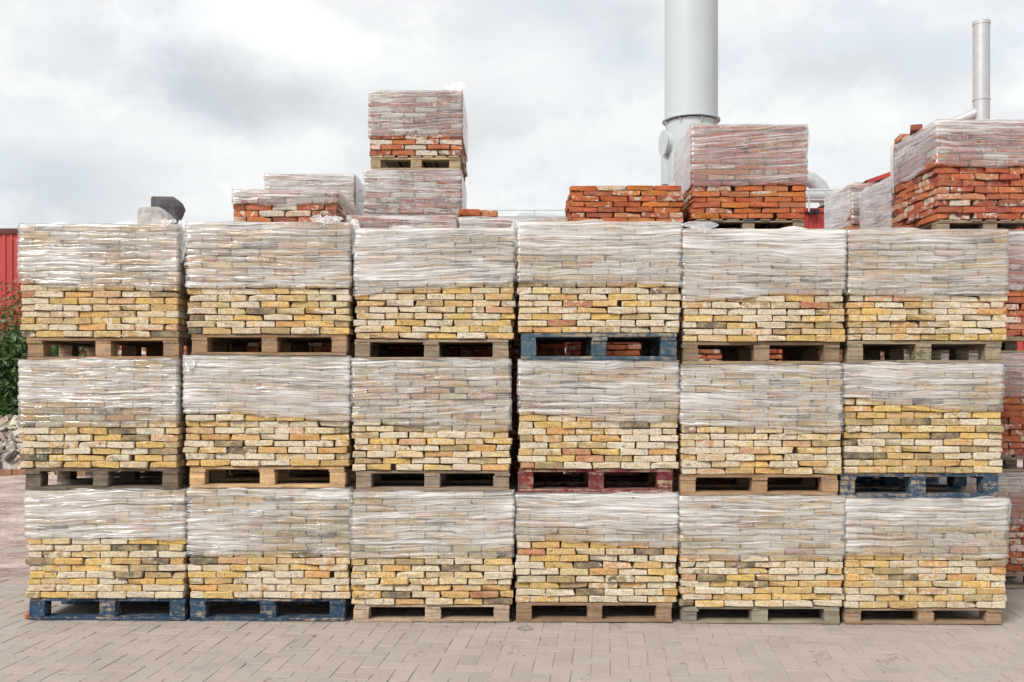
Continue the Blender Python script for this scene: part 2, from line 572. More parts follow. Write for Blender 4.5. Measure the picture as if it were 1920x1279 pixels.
# churned sandy track beside and behind the packs
sv, sf = [], []
nx, ny = 90, 110
for j in range(ny + 1):
    for i in range(nx + 1):
        x = -16 + 13.4 * i / nx
        y = 0.55 + 10.3 * j / ny
        e = min(1.0, max(0.0, (y - 0.75 - 0.25 * mnoise.noise((x * 1.3, 3, 0))) / 1.3)) * min(1.0, max(0.0, (-2.75 - x) / 0.5))
        rut = 0.035 * math.sin(y * 5.2 + 1.2 * mnoise.noise((x * 0.5, y * 0.3, 1))) * mnoise.noise((x * 0.3, y * 0.8, 5))
        z = gz(x) + e * (0.028 + 1.6 * rut + 0.06 * mnoise.noise((x * 0.9, y * 2.3, 2)) + 0.02 * mnoise.noise((x * 4, y * 6, 7))) - 0.02 * (1 - e)
        sv.append((x, y, z))
for j in range(ny):
    for i in range(nx):
        a = j * (nx + 1) + i
        sf.append((a, a + 1, a + nx + 2, a + nx + 1))
so = mobj('sand_track', mesh('sand_track', sv, sf, M_SAND, True))
tag(so, 'rutted pinkish sand track left of the brick packs', None, None, 'structure')

# ------------------------------------------------------------------ bricks, packs, pallets
BL0, BW0, BH0 = 0.2, 0.095, 0.05
BRICKS = [block_data(BL0, BW0, BH0, 0.0055, 0.0026, 100 + s, True, 0.5) for s in range(24)]
BRICK_Y = [mesh('brick', d[0], d[1], M_BRICK) for d in BRICKS]
BRICK_R = [mesh('brick', d[0], d[1], M_RED) for d in BRICKS]


def pick(pal):
    tot = sum(p[0] for p in pal)
    q = R.uniform(0, tot)
    for p in pal:
        q -= p[0]
        if q <= 0: break
    k = R.uniform(0.86, 1.1)
    c = lin(*p[1], 0.70 if p[1][0] > p[1][2] * 1.75 and p[1][1] < 150 else 0.84)
    return (c[0] * k * R.uniform(.96, 1.04), c[1] * k * R.uniform(.97, 1.03), c[2] * k * R.uniform(.94, 1.06), min(1, max(0, R.gauss(p[2], 0.16))))


PAL_Y = [(18, (226, 190, 120), .42), (18, (216, 182, 128), .5), (18, (224, 204, 164), .62), (15, (218, 202, 174), .74), (11, (204, 192, 168), .72),
         (7, (220, 170, 112), .45), (6, (216, 174, 144), .6), (7, (178, 158, 122), .42), (5.5, (118, 110, 98), .35), (1.8, (204, 140, 110), .5), (9, (234, 222, 200), .9)]
PAL_O = [(24, (218, 120, 72), .40), (20, (208, 108, 74), .45), (14, (200, 102, 78), .48), (12, (226, 142, 74), .36), (9, (212, 140, 106), .62), (4, (176, 98, 78), .45), (5, (220, 174, 142), .75)]
PAL_W = [(16, (202, 114, 86), .58), (14, (188, 104, 86), .62), (9, (162, 98, 86), .5), (9, (212, 128, 84), .52), (15, (222, 194, 172), .9), (5, (140, 98, 88), .5)]
PAL_R = [(20, (204, 108, 80), .48), (20, (194, 100, 80), .50), (12, (180, 96, 82), .50), (13, (216, 128, 84), .45), (12, (208, 150, 124), .70), (4, (152, 94, 82), .5)]


def build_film(parent, W, DP, z0, z1, ch, fz, slope, tilt, seed, layers=0.5, off=0.008, dense=1.0):
    """stretch film round the upper courses: a thin skin that bulges over each course and dips in the joints"""
    path = []                                   # (x, y, nx, ny) round the pack: left back -> front -> right back -> closed
    nF, nS = int(W / 0.013 * dense), int(DP / 0.05)
    o = off
    for i in range(nS): path.append((-W / 2 - o, DP * (1 - i / nS), -1, 0))
    path.append((-W / 2 - o * .7, -o * .7, -.7, -.7))
    for i in range(1, nF): path.append((-W / 2 + W * i / nF, -o, 0, -1))
    path.append((W / 2 + o * .7, -o * .7, .7, -.7))
    for i in range(1, nS + 1): path.append((W / 2 + o, DP * i / nS, 1, 0))
    for i in range(1, 8): path.append((W / 2 - W * i / 8, DP + o, 0, 1))
    path.append(path[0])
    nv = max(8, int((z1 - fz) / 0.0085 * dense))
    u = 0.0
    us = [0.0]
    for a, b in zip(path, path[1:]):
        u += math.hypot(b[0] - a[0], b[1] - a[1])
        us.append(u)
    verts, faces, uvs, lay = [], [], [], []
    sd = seed * 13.7
    for j in range(nv + 1):
        v = j / nv
        for i, (x, y, nx_, ny_) in enumerate(path):
            uu = us[i]
            zb = fz + slope * (x + W / 2) + 0.026 * mnoise.noise((uu * 1.9, sd, 1)) + 0.018 * mnoise.noise((uu * 7, sd, 2)) + 0.005 * mnoise.noise((uu * 25, sd, 2))
            zt = z1 + 0.004 + 0.030 * max(0.0, mnoise.noise((uu * 5, sd, 3)))
            z = zb + (zt - zb) * v
            ph = (z - z0) / ch
            k = math.floor(ph)
            t_ = min(ph - k, 1 - (ph - k))
            cn = math.exp(-(min(abs(abs(x) - W / 2) + abs(y), 0.3) / 0.035) ** 2)
            cn2 = math.exp(-(min(abs(abs(x) - W / 2) + abs(y), 0.6) / 0.12) ** 2)
            corner = abs(nx_) > 0.1 and abs(ny_) > 0.1
            dip = (0.0012 + 0.0030 * mnoise.noise((uu * 4, k * 3.1 + sd, 4)) + 0.007 * cn) * math.exp(-(t_ / 0.17) ** 2)
            st = 0.0020 * mnoise.noise((uu * 3, (z + tilt * uu) * 110, sd)) + 0.0028 * mnoise.noise((uu * 7, k * 5.7, sd + 2))
            loose = max(0.0, mnoise.noise((uu * 2.5, z * 5, sd + 5)) - 0.15) * 0.014
            edge_ = 1 - min(1.0, v * nv / 2.0)
            d = -dip + st + loose + 0.0035 * math.exp(-((v * nv - 1.3) / 0.9) ** 2) - 0.003 * edge_ + (0.004 if corner else 0) + cn * 0.012 * mnoise.noise((k * 1.9 + sd, x * 3, 8))
            verts.append((x + nx_ * d, y + ny_ * d, z))
            uvs.append((uu, z + tilt * uu))
            lay.append(min(1, max(0, 0.30 * math.exp(-((v * nv - 1.0) / 1.0) ** 2) * max(0, 0.2 + mnoise.noise((uu * 6, sd, 31))) - 0.38 * math.exp(-(z - zb) / 0.045) + layers + 0.28 * (v - 0.45) + 0.55 * mnoise.noise((uu * 0.9, z * 3.0, sd + 9)) + 0.55 * cn2 * max(0, mnoise.noise((k * 2.3, sd, x))))))
    m_ = len(path)
    for j in range(nv):
        for i in range(m_ - 1):
            a = j * m_ + i
            faces.append((a, a + 1, a + m_ + 1, a + m_))
    # top sheet, crumpled
    b0 = len(verts)
    NX = NY = 16
    for j in range(NY + 1):
        for i in range(NX + 1):
            x, y = -W / 2 - o + (W + 2 * o) * i / NX, -o + (DP + 2 * o) * j / NY
            verts.append((x, y, z1 + 0.004 + 0.012 * abs(mnoise.noise((x * 9, y * 9, sd)))))
            uvs.append((x * 3, y * 3))
            lay.append(0.5)
    for j in range(NY):
        for i in range(NX):
            a = b0 + j * (NX + 1) + i
            faces.append((a, a + 1, a + NX + 2, a + NX + 1))
    me = mesh('plastic_wrap', verts, faces, M_FILM, True)
    uvl = me.uv_layers.new(name='film')
    flat = []
    for lp in me.loops: flat += uvs[lp.vertex_index]
    uvl.data.foreach_set('uv', flat)
    at = me.attributes.new('layers', 'FLOAT', 'POINT')
    at.data.foreach_set('value', lay)
    return mobj('plastic_wrap', me, parent)


def loose_film(parent, x, y, z, w_, h_, out_=(1, 0), seed=0, name='loose_film'):
    """a crumpled tail of film: bunched at the top, hanging and fanning out"""
    r = random.Random(seed)
    nx, nz = 14, 18
    verts, faces, uvs = [], [], []
    for j in range(nz + 1):
        v = j / nz
        for i in range(nx + 1):
            u = i / nx
            width = w_ * (0.35 + 0.75 * math.sin(math.pi * min(1, v * 1.1 + .1)))
            a = (u - 0.5) * width
            cr = 0.014 * mnoise.noise((u * 4, v * 2, seed)) + 0.004 * mnoise.noise((u * 11, v * 4, seed + 3))
            zz_ = z + 0.02 * mnoise.noise((u * 5, seed, 0)) - h_ * v * (0.75 + 0.35 * mnoise.noise((u * 3, seed, 4)))
            verts.append((x + a * (1 - abs(out_[0])) + out_[0] * (cr + .012 * v), y + a * abs(out_[0]) + out_[1] * (cr + .012 * v), zz_))
            uvs.append((u * .4, v * .6))
    for j in range(nz):
        for i in range(nx):
            b = j * (nx + 1) + i
            faces.append((b, b + 1, b + nx + 2, b + nx + 1))
    me = mesh(name, verts, faces, M_FILM, True)
    uvl = me.uv_layers.new(name='film')
    flat = []
    for lp in me.loops: flat += uvs[lp.vertex_index]
    uvl.data.foreach_set('uv', flat)
    at = me.attributes.new('layers', 'FLOAT', 'POINT')
    at.data.foreach_set('value', [0.75] * len(verts))
    return mobj(name, me, parent)


def pack(label, group, x0, x1, yf, DP, z0, z1, bl, ch, pal, film=None, red=False, single=('front',), slope=0.0, tilt=0.0,
         layers=0.5, rough=1.0, holes=0.0, rz=0.0, cat='brick pack', seed=0, lean=0.0):
    """a pack of stacked bricks: outer bricks, an inner mass, and the film round its upper courses. film = z of the lower film edge"""
    W = x1 - x0
    root = empty('brick_pack', ((x0 + x1) / 2, yf, z0), rz)
    tag(root, label, cat, group)
    H = z1 - z0
    nc = max(1, round(H / ch))
    ch = H / nc
    nu = round(W / bl * 2) / 2
    u = W / nu
    bw = u * 0.485
    sx0 = u / BL0
    sz0 = ch / BH0
    meshes = BRICK_R if red else BRICK_Y
    mass = MB()
    ns = max(1, round((DP - bw) / u))

    def put(face, cx_, cy_, cz_, rzb, ln=1.0, wd=1.0):
        jy = R.gauss(0, 0.0048) * rough
        if film is not None and cz_ > film - z0: jy = max(-0.004, min(0.004, jy))
        rz_ = rzb + R.gauss(0, 0.009) * rough + (math.pi if R.random() < .5 else 0)
        rot = (R.gauss(0, 0.008) * rough + (math.pi if R.random() < .5 else 0), R.gauss(0, 0.0085) * rough, rz_)
        sc = (sx0 * ln * R.uniform(0.935, 0.985), bw / BW0 * wd * R.uniform(.96, 1.0), sz0 * R.uniform(0.89, 0.975))
        x = cx_ + lean * cz_
        y = cy_
        if face == 'front': y += jy
        elif face == 'left': x -= jy
        else: x += jy
        z = cz_ + R.gauss(0, 0.0008)
        k = R.randrange(24)
        if face in single:
            mobj('brick', meshes[k], root, (x, y, z), rot, sc, pick(pal))
        else:
            M = Matrix.Translation((x, y, z)) @ Matrix.Rotation(rot[2], 4, 'Z') @ Matrix.Rotation(rot[1], 4, 'Y') @ Matrix.Diagonal((*sc, 1))
            mass.block(BRICKS[k], M, pick(pal))

    for c in range(nc):
        cz = (c + 0.5) * ch
        sh = R.gauss(0, 0.0065) * rough
        inset = max(0, R.gauss(0.003, 0.003)) * rough
        half = (nu % 1) > 0.25
        if half: seq = ['h'] + ['s'] * int(nu) if c % 2 == 0 else ['s'] * int(nu) + ['h']
        else: seq = ['s'] * int(nu) if c % 2 == 0 else ['h'] + ['s'] * (int(nu) - 1) + ['h']
        x = -W / 2
        for i, s in enumerate(seq):
            wd = u if s == 's' else u / 2
            if holes and 0 < i < len(seq) - 1 and R.random() < holes and s == 's':
                # a shorter bat leaves a dark hole
                put('front', x + wd * .44 + sh, bw / 2 + inset, cz, 0, 0.86)
            elif s == 's':
                put('front', x + wd / 2 + sh, bw / 2 + inset, cz, 0)
            else:
                put('front', x + wd / 2 + sh, u / 2 + inset, cz, math.pi / 2, 1.0, 0.99)
            x += wd
        for side, sgn, first in (('left', -1, seq[0]), ('right', 1, seq[-1])):
            y = (u if first == 'h' else bw) + 0.004
            while y + u * 0.6 < DP:
                ln = min(1.0, (DP - y) / u)
                put(side, sgn * (W / 2 - bw / 2), y + u * ln / 2, cz, math.pi / 2, ln)
                y += u * ln + 0.002
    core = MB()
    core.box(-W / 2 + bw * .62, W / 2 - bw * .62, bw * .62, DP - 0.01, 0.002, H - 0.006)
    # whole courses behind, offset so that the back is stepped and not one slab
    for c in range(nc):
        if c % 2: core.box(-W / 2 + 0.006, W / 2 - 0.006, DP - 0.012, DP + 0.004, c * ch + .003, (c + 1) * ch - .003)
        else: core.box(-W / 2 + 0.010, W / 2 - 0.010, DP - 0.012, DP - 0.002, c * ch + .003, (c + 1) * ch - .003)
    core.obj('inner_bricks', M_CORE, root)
    if mass.v:
        mo = mobj('side_bricks', mass.me('side_bricks', M_REDV if red else M_BRICKV), root)
        mo['kind'] = 'stuff'
    if film is not None:
        build_film(root, W, DP, 0, H, ch, film - z0, slope, tilt, seed or R.randrange(1, 999), layers)
    return root


# pallet pieces are all built lengthwise along x and turned where they run front to back
def wood_set(mat):
    return {
        'deck': [mesh('deck_board', *block_data(1.0, 0.12, 0.02, 0.002, 0.0008, 300 + s), mat) for s in range(4)],
        'string': [mesh('stringer_board', *block_data(1.0, 0.1, 0.022, 0.002, 0.0008, 310 + s), mat) for s in range(4)],
        'block': [mesh('block', *block_data(0.1, 0.1, 0.085, 0.003, 0.0012, 320 + s), mat) for s in range(5)],
        'bottom': [mesh('bottom_board', *block_data(1.0, 0.1, 0.022, 0.002, 0.0009, 330 + s), mat) for s in range(4)],
    }


WOODS = {False: wood_set(M_WOOD), True: wood_set(M_PAINT)}


def pallet(label, group, x0, x1, yf, DP, z0, z1, col, painted=False, wear=0.5, deep=False, odd=None):
    W, H = x1 - x0, z1 - z0
    root = empty('pallet', ((x0 + x1) / 2, yf, z0))
    tag(root, label, 'pallet', group)
    S = WOODS[painted]

    def c_(k=0.12):
        q = R.uniform(1 - k, 1 + k)
        return (col[0] * q, col[1] * q * R.uniform(.97, 1.03), col[2] * q * R.uniform(.95, 1.05), min(1, max(0, wear + R.uniform(-.2, .2))))

    hb, hs, hd = H * 0.14, H * 0.145, H * 0.135
    hk = H - hb - hs - hd
    bw_ = 0.098
    xs_ = (-W / 2 + bw_ / 2, R.uniform(-.01, .01), W / 2 - bw_ / 2)
    ys_ = (bw_ / 2 + 0.004, DP / 2, DP - bw_ / 2 - .004)
    for k, y in enumerate(ys_):
        mobj('bottom_board', R.choice(S['bottom']), root, (0, y, hb / 2), (0, R.gauss(0, .0012), R.gauss(0, .003)), (W, 1.0, hb / 0.022), c_())
        for x in xs_:
            mobj('block', R.choice(S['block']), root, (x + R.gauss(0, .003), y + (R.uniform(-.002, .008) if k == 0 else 0), hb + hk / 2), (0, 0, R.gauss(0, .015)), (R.uniform(.94, 1.03), 1.0, hk / 0.085), c_(.18))
    nd = 7
    if deep:                                    # long boards across the blocks, deck boards front to back
        for y in ys_:
            mobj('stringer_board', R.choice(S['string']), root, (0, y - .002, hb + hk + hs / 2), (0, 0, R.gauss(0, .003)), (W, 1.0, hs / 0.022), c_())
        for k in range(nd):
            x = -W / 2 + 0.06 + (W - 0.12) * k / (nd - 1)
            o_ = mobj('deck_board', R.choice(S['deck']), root, (x, DP / 2 - R.uniform(0, .012), H - hd / 2 - .001), (0, 0, math.pi / 2 + R.gauss(0, .004)), (DP, R.uniform(.62, .95), hd / 0.02), c_(.2))
            if k == odd:
                o_.data = R.choice(WOODS[True]['deck'])
                o_.color = BLUE[:3] + (.5,)
                o_['label'] = 'faded blue deck board'
    else:
        for x in xs_:
            mobj('stringer_board', R.choice(S['string']), root, (x, DP / 2 + R.uniform(-.002, .004), hb + hk + hs / 2), (0, 0, math.pi / 2 + R.gauss(0, .003)), (DP - .006, 1.0, hs / 0.022), c_())
        for k in range(nd):
            y = 0.062 + (DP - 0.124) * k / (nd - 1)
            mobj('deck_board', R.choice(S['deck']), root, (R.gauss(0, .002), y + (R.uniform(-.002, .004)), H - hd / 2 - .001), (0, R.gauss(0, .0008), R.gauss(0, .003)), (W, R.uniform(.9, 1.0), hd / 0.02), c_())
    return root


# ---- the front wall: six columns, three packs high. Survey in photograph pixels at depth CAMD.
PX = F / CAMD


def sx(X): return (X - CX) / PX


def sz(Y): return (1167 - Y) / PX


BROWN, TAN, GREYW, DARKW = lin(158, 130, 102), lin(198, 166, 126), lin(146, 130, 112), lin(106, 95, 82)
PALEW, BLUE, DKBLUE, REDP, GREENP = lin(178, 160, 138), lin(66, 92, 108, .75), lin(46, 74, 100, .75), lin(116, 44, 46, .75), lin(100, 110, 84, .75)
WALL = [  # top, bottom, left, right, film bottom at left edge, at right edge, tilt | pallet bottom, left, right, colour, painted, wear, colour word
    [   # top row
        (422, 633, 38, 334, 530, 548, .010, 672, 50, 334, BROWN, False, .5, 'brown chipboard-block'),
        (419, 627, 353, 657, 540, 538, .004, 664, 360, 650, BROWN, False, .5, 'light brown'),
        (429, 636, 665, 964, 556, 530, -.035, 677, 664, 953, GREYW, False, .5, 'weathered grey-brown'),
        (418, 625, 972, 1275, 528, 540, -.012, 674, 977, 1268, BLUE, True, .5, 'blue painted'),
        (432, 641, 1280, 1583, 566, 550, .012, 682, 1280, 1574, lin(140, 120, 98), False, .5, 'weathered brown'),
        (432, 639, 1591, 1888, 553, 556, -.016, 682, 1590, 1880, GREENP, True, .85, 'green painted'),
    ],
    [   # middle row
        (676, 878, 39, 334, 800, 795, .003, 917, 47, 334, DARKW, False, .5, 'dark weathered'),
        (668, 875, 346, 655, 775, 790, .02, 917, 355, 645, TAN, False, .5, 'fresh tan'),
        (677, 883, 661, 957, 790, 808, -.05, 921, 667, 955, GREYW, False, .5, 'grey weathered'),
        (677, 880, 973, 1272, 778, 792, .006, 923, 972, 1262, REDP, True, .45, 'dark red painted'),
        (685, 890, 1277, 1577, 795, 815, .028, 930, 1277, 1570, BROWN, False, .5, 'brown'),
        (683, 888, 1582, 1880, 748, 775, .008, 931, 1578, 1875, DKBLUE, True, .5, 'blue painted'),
    ],
    [   # bottom row
        (920, 1121, 53, 349, 1006, 1014, -.03, 1163, 57, 348, DKBLUE, True, .45, 'deep blue painted'),
        (917, 1121, 356, 657, 1044, 1035, .006, 1167, 357, 648, DKBLUE, True, .5, 'scuffed blue painted'),
        (922, 1133, 660, 962, 1047, 1040, -.022, 1172, 665, 955, PALEW, False, .5, 'pale bare wood'),
        (926, 1130, 967, 1270, 1012, 1026, .006, 1173, 968, 1260, lin(146, 122, 98), False, .5, 'reddish brown'),
        (930, 1137, 1275, 1580, 1043, 1046, .004, 1174, 1280, 1573, lin(142, 134, 120), False, .5, 'grey'),
        (935, 1140, 1584, 1885, 1040, 1045, .004, 1172, 1585, 1878, lin(154, 130, 106), False, .5, 'warm brown'),
    ],
]
ROWN = ['top', 'middle', 'bottom']
COLN = ['leftmost column', 'second column from the left', 'third column from the left', 'fourth column from the left', 'second column from the right', 'rightmost column']
PACKS = {}
for r_, row in enumerate(WALL):
    for c_i, (T, B, XL, XR, FL, FR, tilt, PB, PL, PR, pcol, painted, wear, word) in enumerate(row):
        yo = R.uniform(-0.02, 0.02)
        zt = sz(B)
        if r_ == 2: zb = gz(sx((PL + PR) / 2)) + 0.004
        else: zb = sz(WALL[r_ + 1][c_i][0]) + 0.006
        pallet('%s pallet under the %s pack of the %s' % (word, ROWN[r_], COLN[c_i]), 'pallets in the yellow brick wall',
               sx(PL), sx(PR), yo, 0.98, zb, zt, pcol, painted, wear)
        fz = sz(FL)
        slope = (sz(FR) - sz(FL)) / (sx(XR) - sx(XL))
        PACKS[(r_, c_i)] = pack('yellow brick pack on %s pallet, %s of the %s' % (word, ROWN[r_], COLN[c_i]), 'yellow brick packs in the front wall',
             sx(XL), sx(XR), yo - 0.008, 0.99, zt + 0.001, sz(T), 0.187, 0.0428, PAL_Y, fz, False, ('front',), slope, tilt,
             layers=R.uniform(.5, .6), holes=0.02, seed=31 * r_ + 7 * c_i + 3)

# crumpled tails of film on the top row
for (r_, c_i, X, zoff, wd_, hh, sd_) in ((0, 0, 1, .035, .085, .36, 11), (0, 0, .9, .03, .10, .05, 17), (0, 1, 1, .03, .07, .30, 12), (0, 1, .72, .04, .2, .07, 18), (0, 2, 1, .02, .05, .2, 14),
                                         (0, 3, -1, .025, .05, .26, 15), (0, 4, -1, .035, .06, .2, 16), (0, 4, -.8, .05, .22, .08, 19), (1, 1, -.93, -.02, .07, .10, 20), (2, 5, 1, .0, .03, .2, 21)):
    pk = PACKS[(r_, c_i)]
    XL, XR, T, B = WALL[r_][c_i][2], WALL[r_][c_i][3], WALL[r_][c_i][0], WALL[r_][c_i][1]
    wdt = (sx(XR) - sx(XL)) / 2
    hgt = sz(T) - sz(B)
    loose_film(pk, X * (wdt + (0.022 if abs(X) == 1 else 0)), 0.03 if abs(X) == 1 else -0.02, hgt + zoff, wd_, hh, (0, -1), sd_)


# ---- the red packs behind
def hidden_stack(x0, x1, yf, DP, tops, bl, ch, where, red=True, pal=PAL_R):
    """lower packs of the stacks behind the wall (only seen through gaps)"""
    z = gz((x0 + x1) / 2) + 0.004
    for k, zt in enumerate(tops):
        lev = ['lowest', 'second lowest', 'third'][k]
        pallet('%s pallet hidden behind the yellow wall, %s' % (lev, where), 'pallets behind the wall', x0 + .01, x1 - .01, yf + .01, DP - .02, z, z + 0.135, GREYW)
        pack('%s red pack hidden behind the yellow wall, %s' % (lev, where), 'red packs hidden behind the wall', x0, x1, yf, DP, z + 0.136, zt, bl, ch, pal,
             None, red, ())
        z = zt + 0.004
    return z


def red_pack(label, XL, XR, D, Ytop, zbase, film_Y, DP, bl, ch, pal, single, plabel, tilt=.02, pcol=GREYW, slope=0.0, layers=.40, rz=0.0, holes=0.0, rough=1.0, film=True, pallet_h=0.135, lean=0.0):
    x0, x1 = (XL - CX) * D / F, (XR - CX) * D / F
    yf = D - CAMD
    zt = P(0, Ytop, D).z
    pallet(plabel, 'pallets behind the wall' if 'hidden' in plabel else 'pallets of the red packs', x0 + .015, x1 - .015, yf + .01, DP - .02, zbase, zbase + pallet_h, pcol, deep=True, odd=3 if 'blue' in plabel else None)
    return pack(label, 'red brick packs behind the wall', x0, x1, yf, DP, zbase + pallet_h + .001, zt, bl, ch, pal, P(0, film_Y, D).z if film else None, True, single,
                slope, tilt, layers, holes=holes, rz=rz, rough=rough, lean=lean)


def span(XL, XR, D): return (XL - CX) * D / F, (XR - CX) * D / F


# S2: orange-red pack with a short wrap, left
a, b = span(436, 633, 7.55)
z = hidden_stack(a, b, 1.35, .9, [1.0, 1.98], .21, .052, 'in the stack above second column')
red_pack('orange-red brick pack wrapped only at its top, above second yellow column', 436, 633, 7.55, 357, z, 383, .92, .21, .0525, PAL_W, ('front', 'right'),
         'uppermost hidden pallet behind the yellow wall, in the stack above second column', pcol=GREYW)
# P3 behind it
a, b = span(497, 664, 9.0)
z = hidden_stack(a, b, 2.8, .95, [1.1, 2.25], .21, .052, 'in the stack beside the tower')
red_pack('fully wrapped pinkish brick pack behind the orange-red one', 497, 664, 9.0, 328, z, 480, .95, .21, .0525, PAL_W, ('front', 'right'),
         'uppermost hidden pallet behind the yellow wall, in the stack beside the tower', layers=.45)
# tower
a, b = span(684, 864, 8.8)
z = hidden_stack(a, b, 2.6, 1.0, [1.15, 2.3], .215, .05, 'under the tower')
red_pack('wrapped pink brick pack carrying the highest pallet', 683, 864, 8.8, 320, z, 480, 1.0, .215, .0505, PAL_W, ('front', 'right'),
         'uppermost hidden pallet behind the yellow wall, under the tower', layers=.4)
zt_ = P(0, 318, 8.8).z
tower = red_pack('half-wrapped white-flecked red brick pack at the very top of the pile', 692, 866, 8.8, 171, zt_, 257, 1.0, .213, .0505, PAL_W, ('front', 'right'),
         'brown pallet carrying the topmost red brick pack', tilt=-.05, pcol=lin(176, 156, 126), layers=.38, pallet_h=.13)
loose_film(tower, .36, .06, .69, .20, .16, (0, -1), 41)
# S3 low wrapped packs peeping over the wall
a, b = span(652, 856, 7.4)
z = hidden_stack(a, b, 1.2, .9, [.95, 1.9], .21, .052, 'in the stack above third column')
red_pack('low wrapped pinkish brick pack just showing above third yellow column', 652, 856, 7.4, 405, z, 480, .9, .21, .0525, PAL_W, ('front',),
         'uppermost hidden pallet behind the yellow wall, in the stack above third column', layers=.4)
a, b = span(862, 1060, 7.4)
z = hidden_stack(a, b, 1.2, .9, [.95, 1.9], .21, .052, 'under the loose bricks')
red_pack('low wrapped pinkish brick pack with loose bricks lying on it', 862, 1060, 7.4, 409, z, 480, .9, .21, .0525, PAL_W, ('front',),
         'uppermost hidden pallet behind the yellow wall, under the loose bricks', layers=.4)
zt_ = P(0, 409, 7.4).z
for (X, lab) in ((879, 'loose orange brick on wrapped pack, nearer the tower'), (913, 'loose orange brick on wrapped pack, away from the tower')):
    o = mobj('loose_brick', BRICK_R[5 if X < 900 else 9], None, ((X - CX) * 7.4 / F, 1.27 + (X - 879) * .0012, zt_ + .048), (0, .03, .12 if X < 900 else -.08), (.8, 1.05, 1.05), pick(PAL_O))
    tag(o, lab, 'brick', 'loose bricks on the low wrapped pack')
# S4 bare orange pack
a, b = span(1070, 1281, 8.2)
z = hidden_stack(a, b, 2.0, .95, [1.1, 2.2], .24, .047, 'under the bare orange pack')
red_pack('unwrapped bright orange brick pack above the fourth yellow column', 1070, 1281, 8.2, 347, z, 300, .95, .24, .0465, PAL_O, ('front', 'left'),
         'uppermost hidden pallet behind the yellow wall, under the bare orange pack', film=False, holes=.05, rough=1.25)
# S5
a, b = span(1298, 1511, 8.2)
z = hidden_stack(a, b, 2.0, .97, [1.0, 1.92, 2.835], .24, .047, 'under the half-wrapped orange pack')
s5 = red_pack('orange brick pack with wrapped upper half in front of the big chimney', 1298, 1512, 8.2, 235, z, 347, .97, .24, .0465, PAL_O, ('front', 'left'),
         'pallet with a blue board under the orange half-wrapped pack', tilt=-.10, holes=.04, layers=.38, pallet_h=.10)
loose_film(s5, .50, .03, .80, .06, .30, (0, -1), 52)
# S6, the tall stack at the right edge
D6 = 7.26
a, b = span(1757, 1962, D6)
x0, x1 = a, b
zl = gz(x0) + .004
tops = [(885, 'bottom'), (662, 'second'), (433, 'third')]
words6 = ['lowest', 'second lowest', 'second highest']
film6 = [985, 745, 545]
for k, (Y, _) in enumerate(tops):
    zt = P(0, Y, D6).z - 0.004
    pallet('grey pallet under the %s red pack at the right edge' % words6[k], 'pallets of the red packs', x0 + .015, x1 - .015, D6 - CAMD + .01, .86, zl, zl + .125, GREYW, deep=True)
    pack('%s red brick pack of the stack at the right edge' % words6[k], 'red brick packs behind the wall', x0, x1, D6 - CAMD, .88, zl + .126, zt, .182, .0495, PAL_R,
         P(0, film6[k], D6).z, True, ('front',), 0, .01, .42, holes=.03)
    zl = zt + .006
s6 = red_pack('half-wrapped red brick pack on top of the stack at the right edge', 1757, 1962, D6, 226, zl, 311, .88, .182, .0495, PAL_R, ('front', 'left'),
         'grey pallet under the topmost red pack at the right edge', tilt=.01, holes=.06, rough=1.5, layers=.4, pallet_h=.085)
for i, (dx, dy, lab) in enumerate(((-.395, .42, 'loose brick on top of wrapped red pack, nearer the camera'), (-.38, .72, 'loose brick on top of wrapped red pack, farther back'))):
    o = mobj('loose_brick', BRICK_R[3 + i], None, (s6.location.x + dx, s6.location.y + dy, P(0, 226, D6).z + .036), (0, .02, 1.2 + .3 * i), (.85, .95, 1), pick(PAL_W))
    tag(o, lab, 'brick', 'loose bricks on the right stack')
# strap hanging down the left side of that pack
ms = MB()
M_STRAP = simple('strap_web', (0.62, 0.58, 0.50, 1), 0.8, var=.2)
wx = (x1 - x0) / 2
Hs6 = P(0, 226, D6).z - (zl + .086)
for k in range(10):
    q0, q1 = k / 10, (k + 1) / 10
    f_ = lambda q: (-wx - .016 - .02 * math.sin(q * 3.0), .80 - .05 * math.sin(q * 2.6), Hs6 + .02 - .42 * q)
    p0, p1 = f_(q0), f_(q1)
    bs = len(ms.v)
    ms.v += [p0, (p0[0], p0[1] + .03, p0[2]), (p1[0], p1[1] + .03, p1[2]), p1, (p0[0] + .002, p0[1], p0[2]), (p0[0] + .002, p0[1] + .03, p0[2]), (p1[0] + .002, p1[1] + .03, p1[2]), (p1[0] + .002, p1[1], p1[2])]
    ms.c += [None] * 8
    ms.f += [(bs, bs + 1, bs + 2, bs + 3), (bs + 7, bs + 6, bs + 5, bs + 4), (bs, bs + 3, bs + 7, bs + 4), (bs + 1, bs + 5, bs + 6, bs + 2)]
ms.obj('strap', M_STRAP, s6)
# A and B, wrapped packs further back
a, b = span(1676, 1850, 9.3)
z = hidden_stack(a, b, 3.1, .9, [1.2, 2.4], .19, .05, 'behind the tall right stack')
red_pack('wrapped pink brick pack tucked behind the tall right-hand stack', 1676, 1850, 9.3, 328, z, 430, .9, .19, .05, PAL_R, ('front', 'left'),
         'uppermost hidden pallet behind the yellow wall, behind the tall right stack', layers=.55, tilt=.1)
a, b = span(1598, 1752, 10.3)
z = hidden_stack(a, b, 4.1, .9, [1.3, 2.45], .19, .05, 'beside the red shed')
red_pack('wrapped red brick pack farthest back, beside the red wall', 1598, 1752, 10.3, 344, z, 420, .9, .19, .05, PAL_R, ('front', 'left'),
         'uppermost hidden pallet behind the yellow wall, beside the red shed', layers=.5, tilt=.1, film=True)
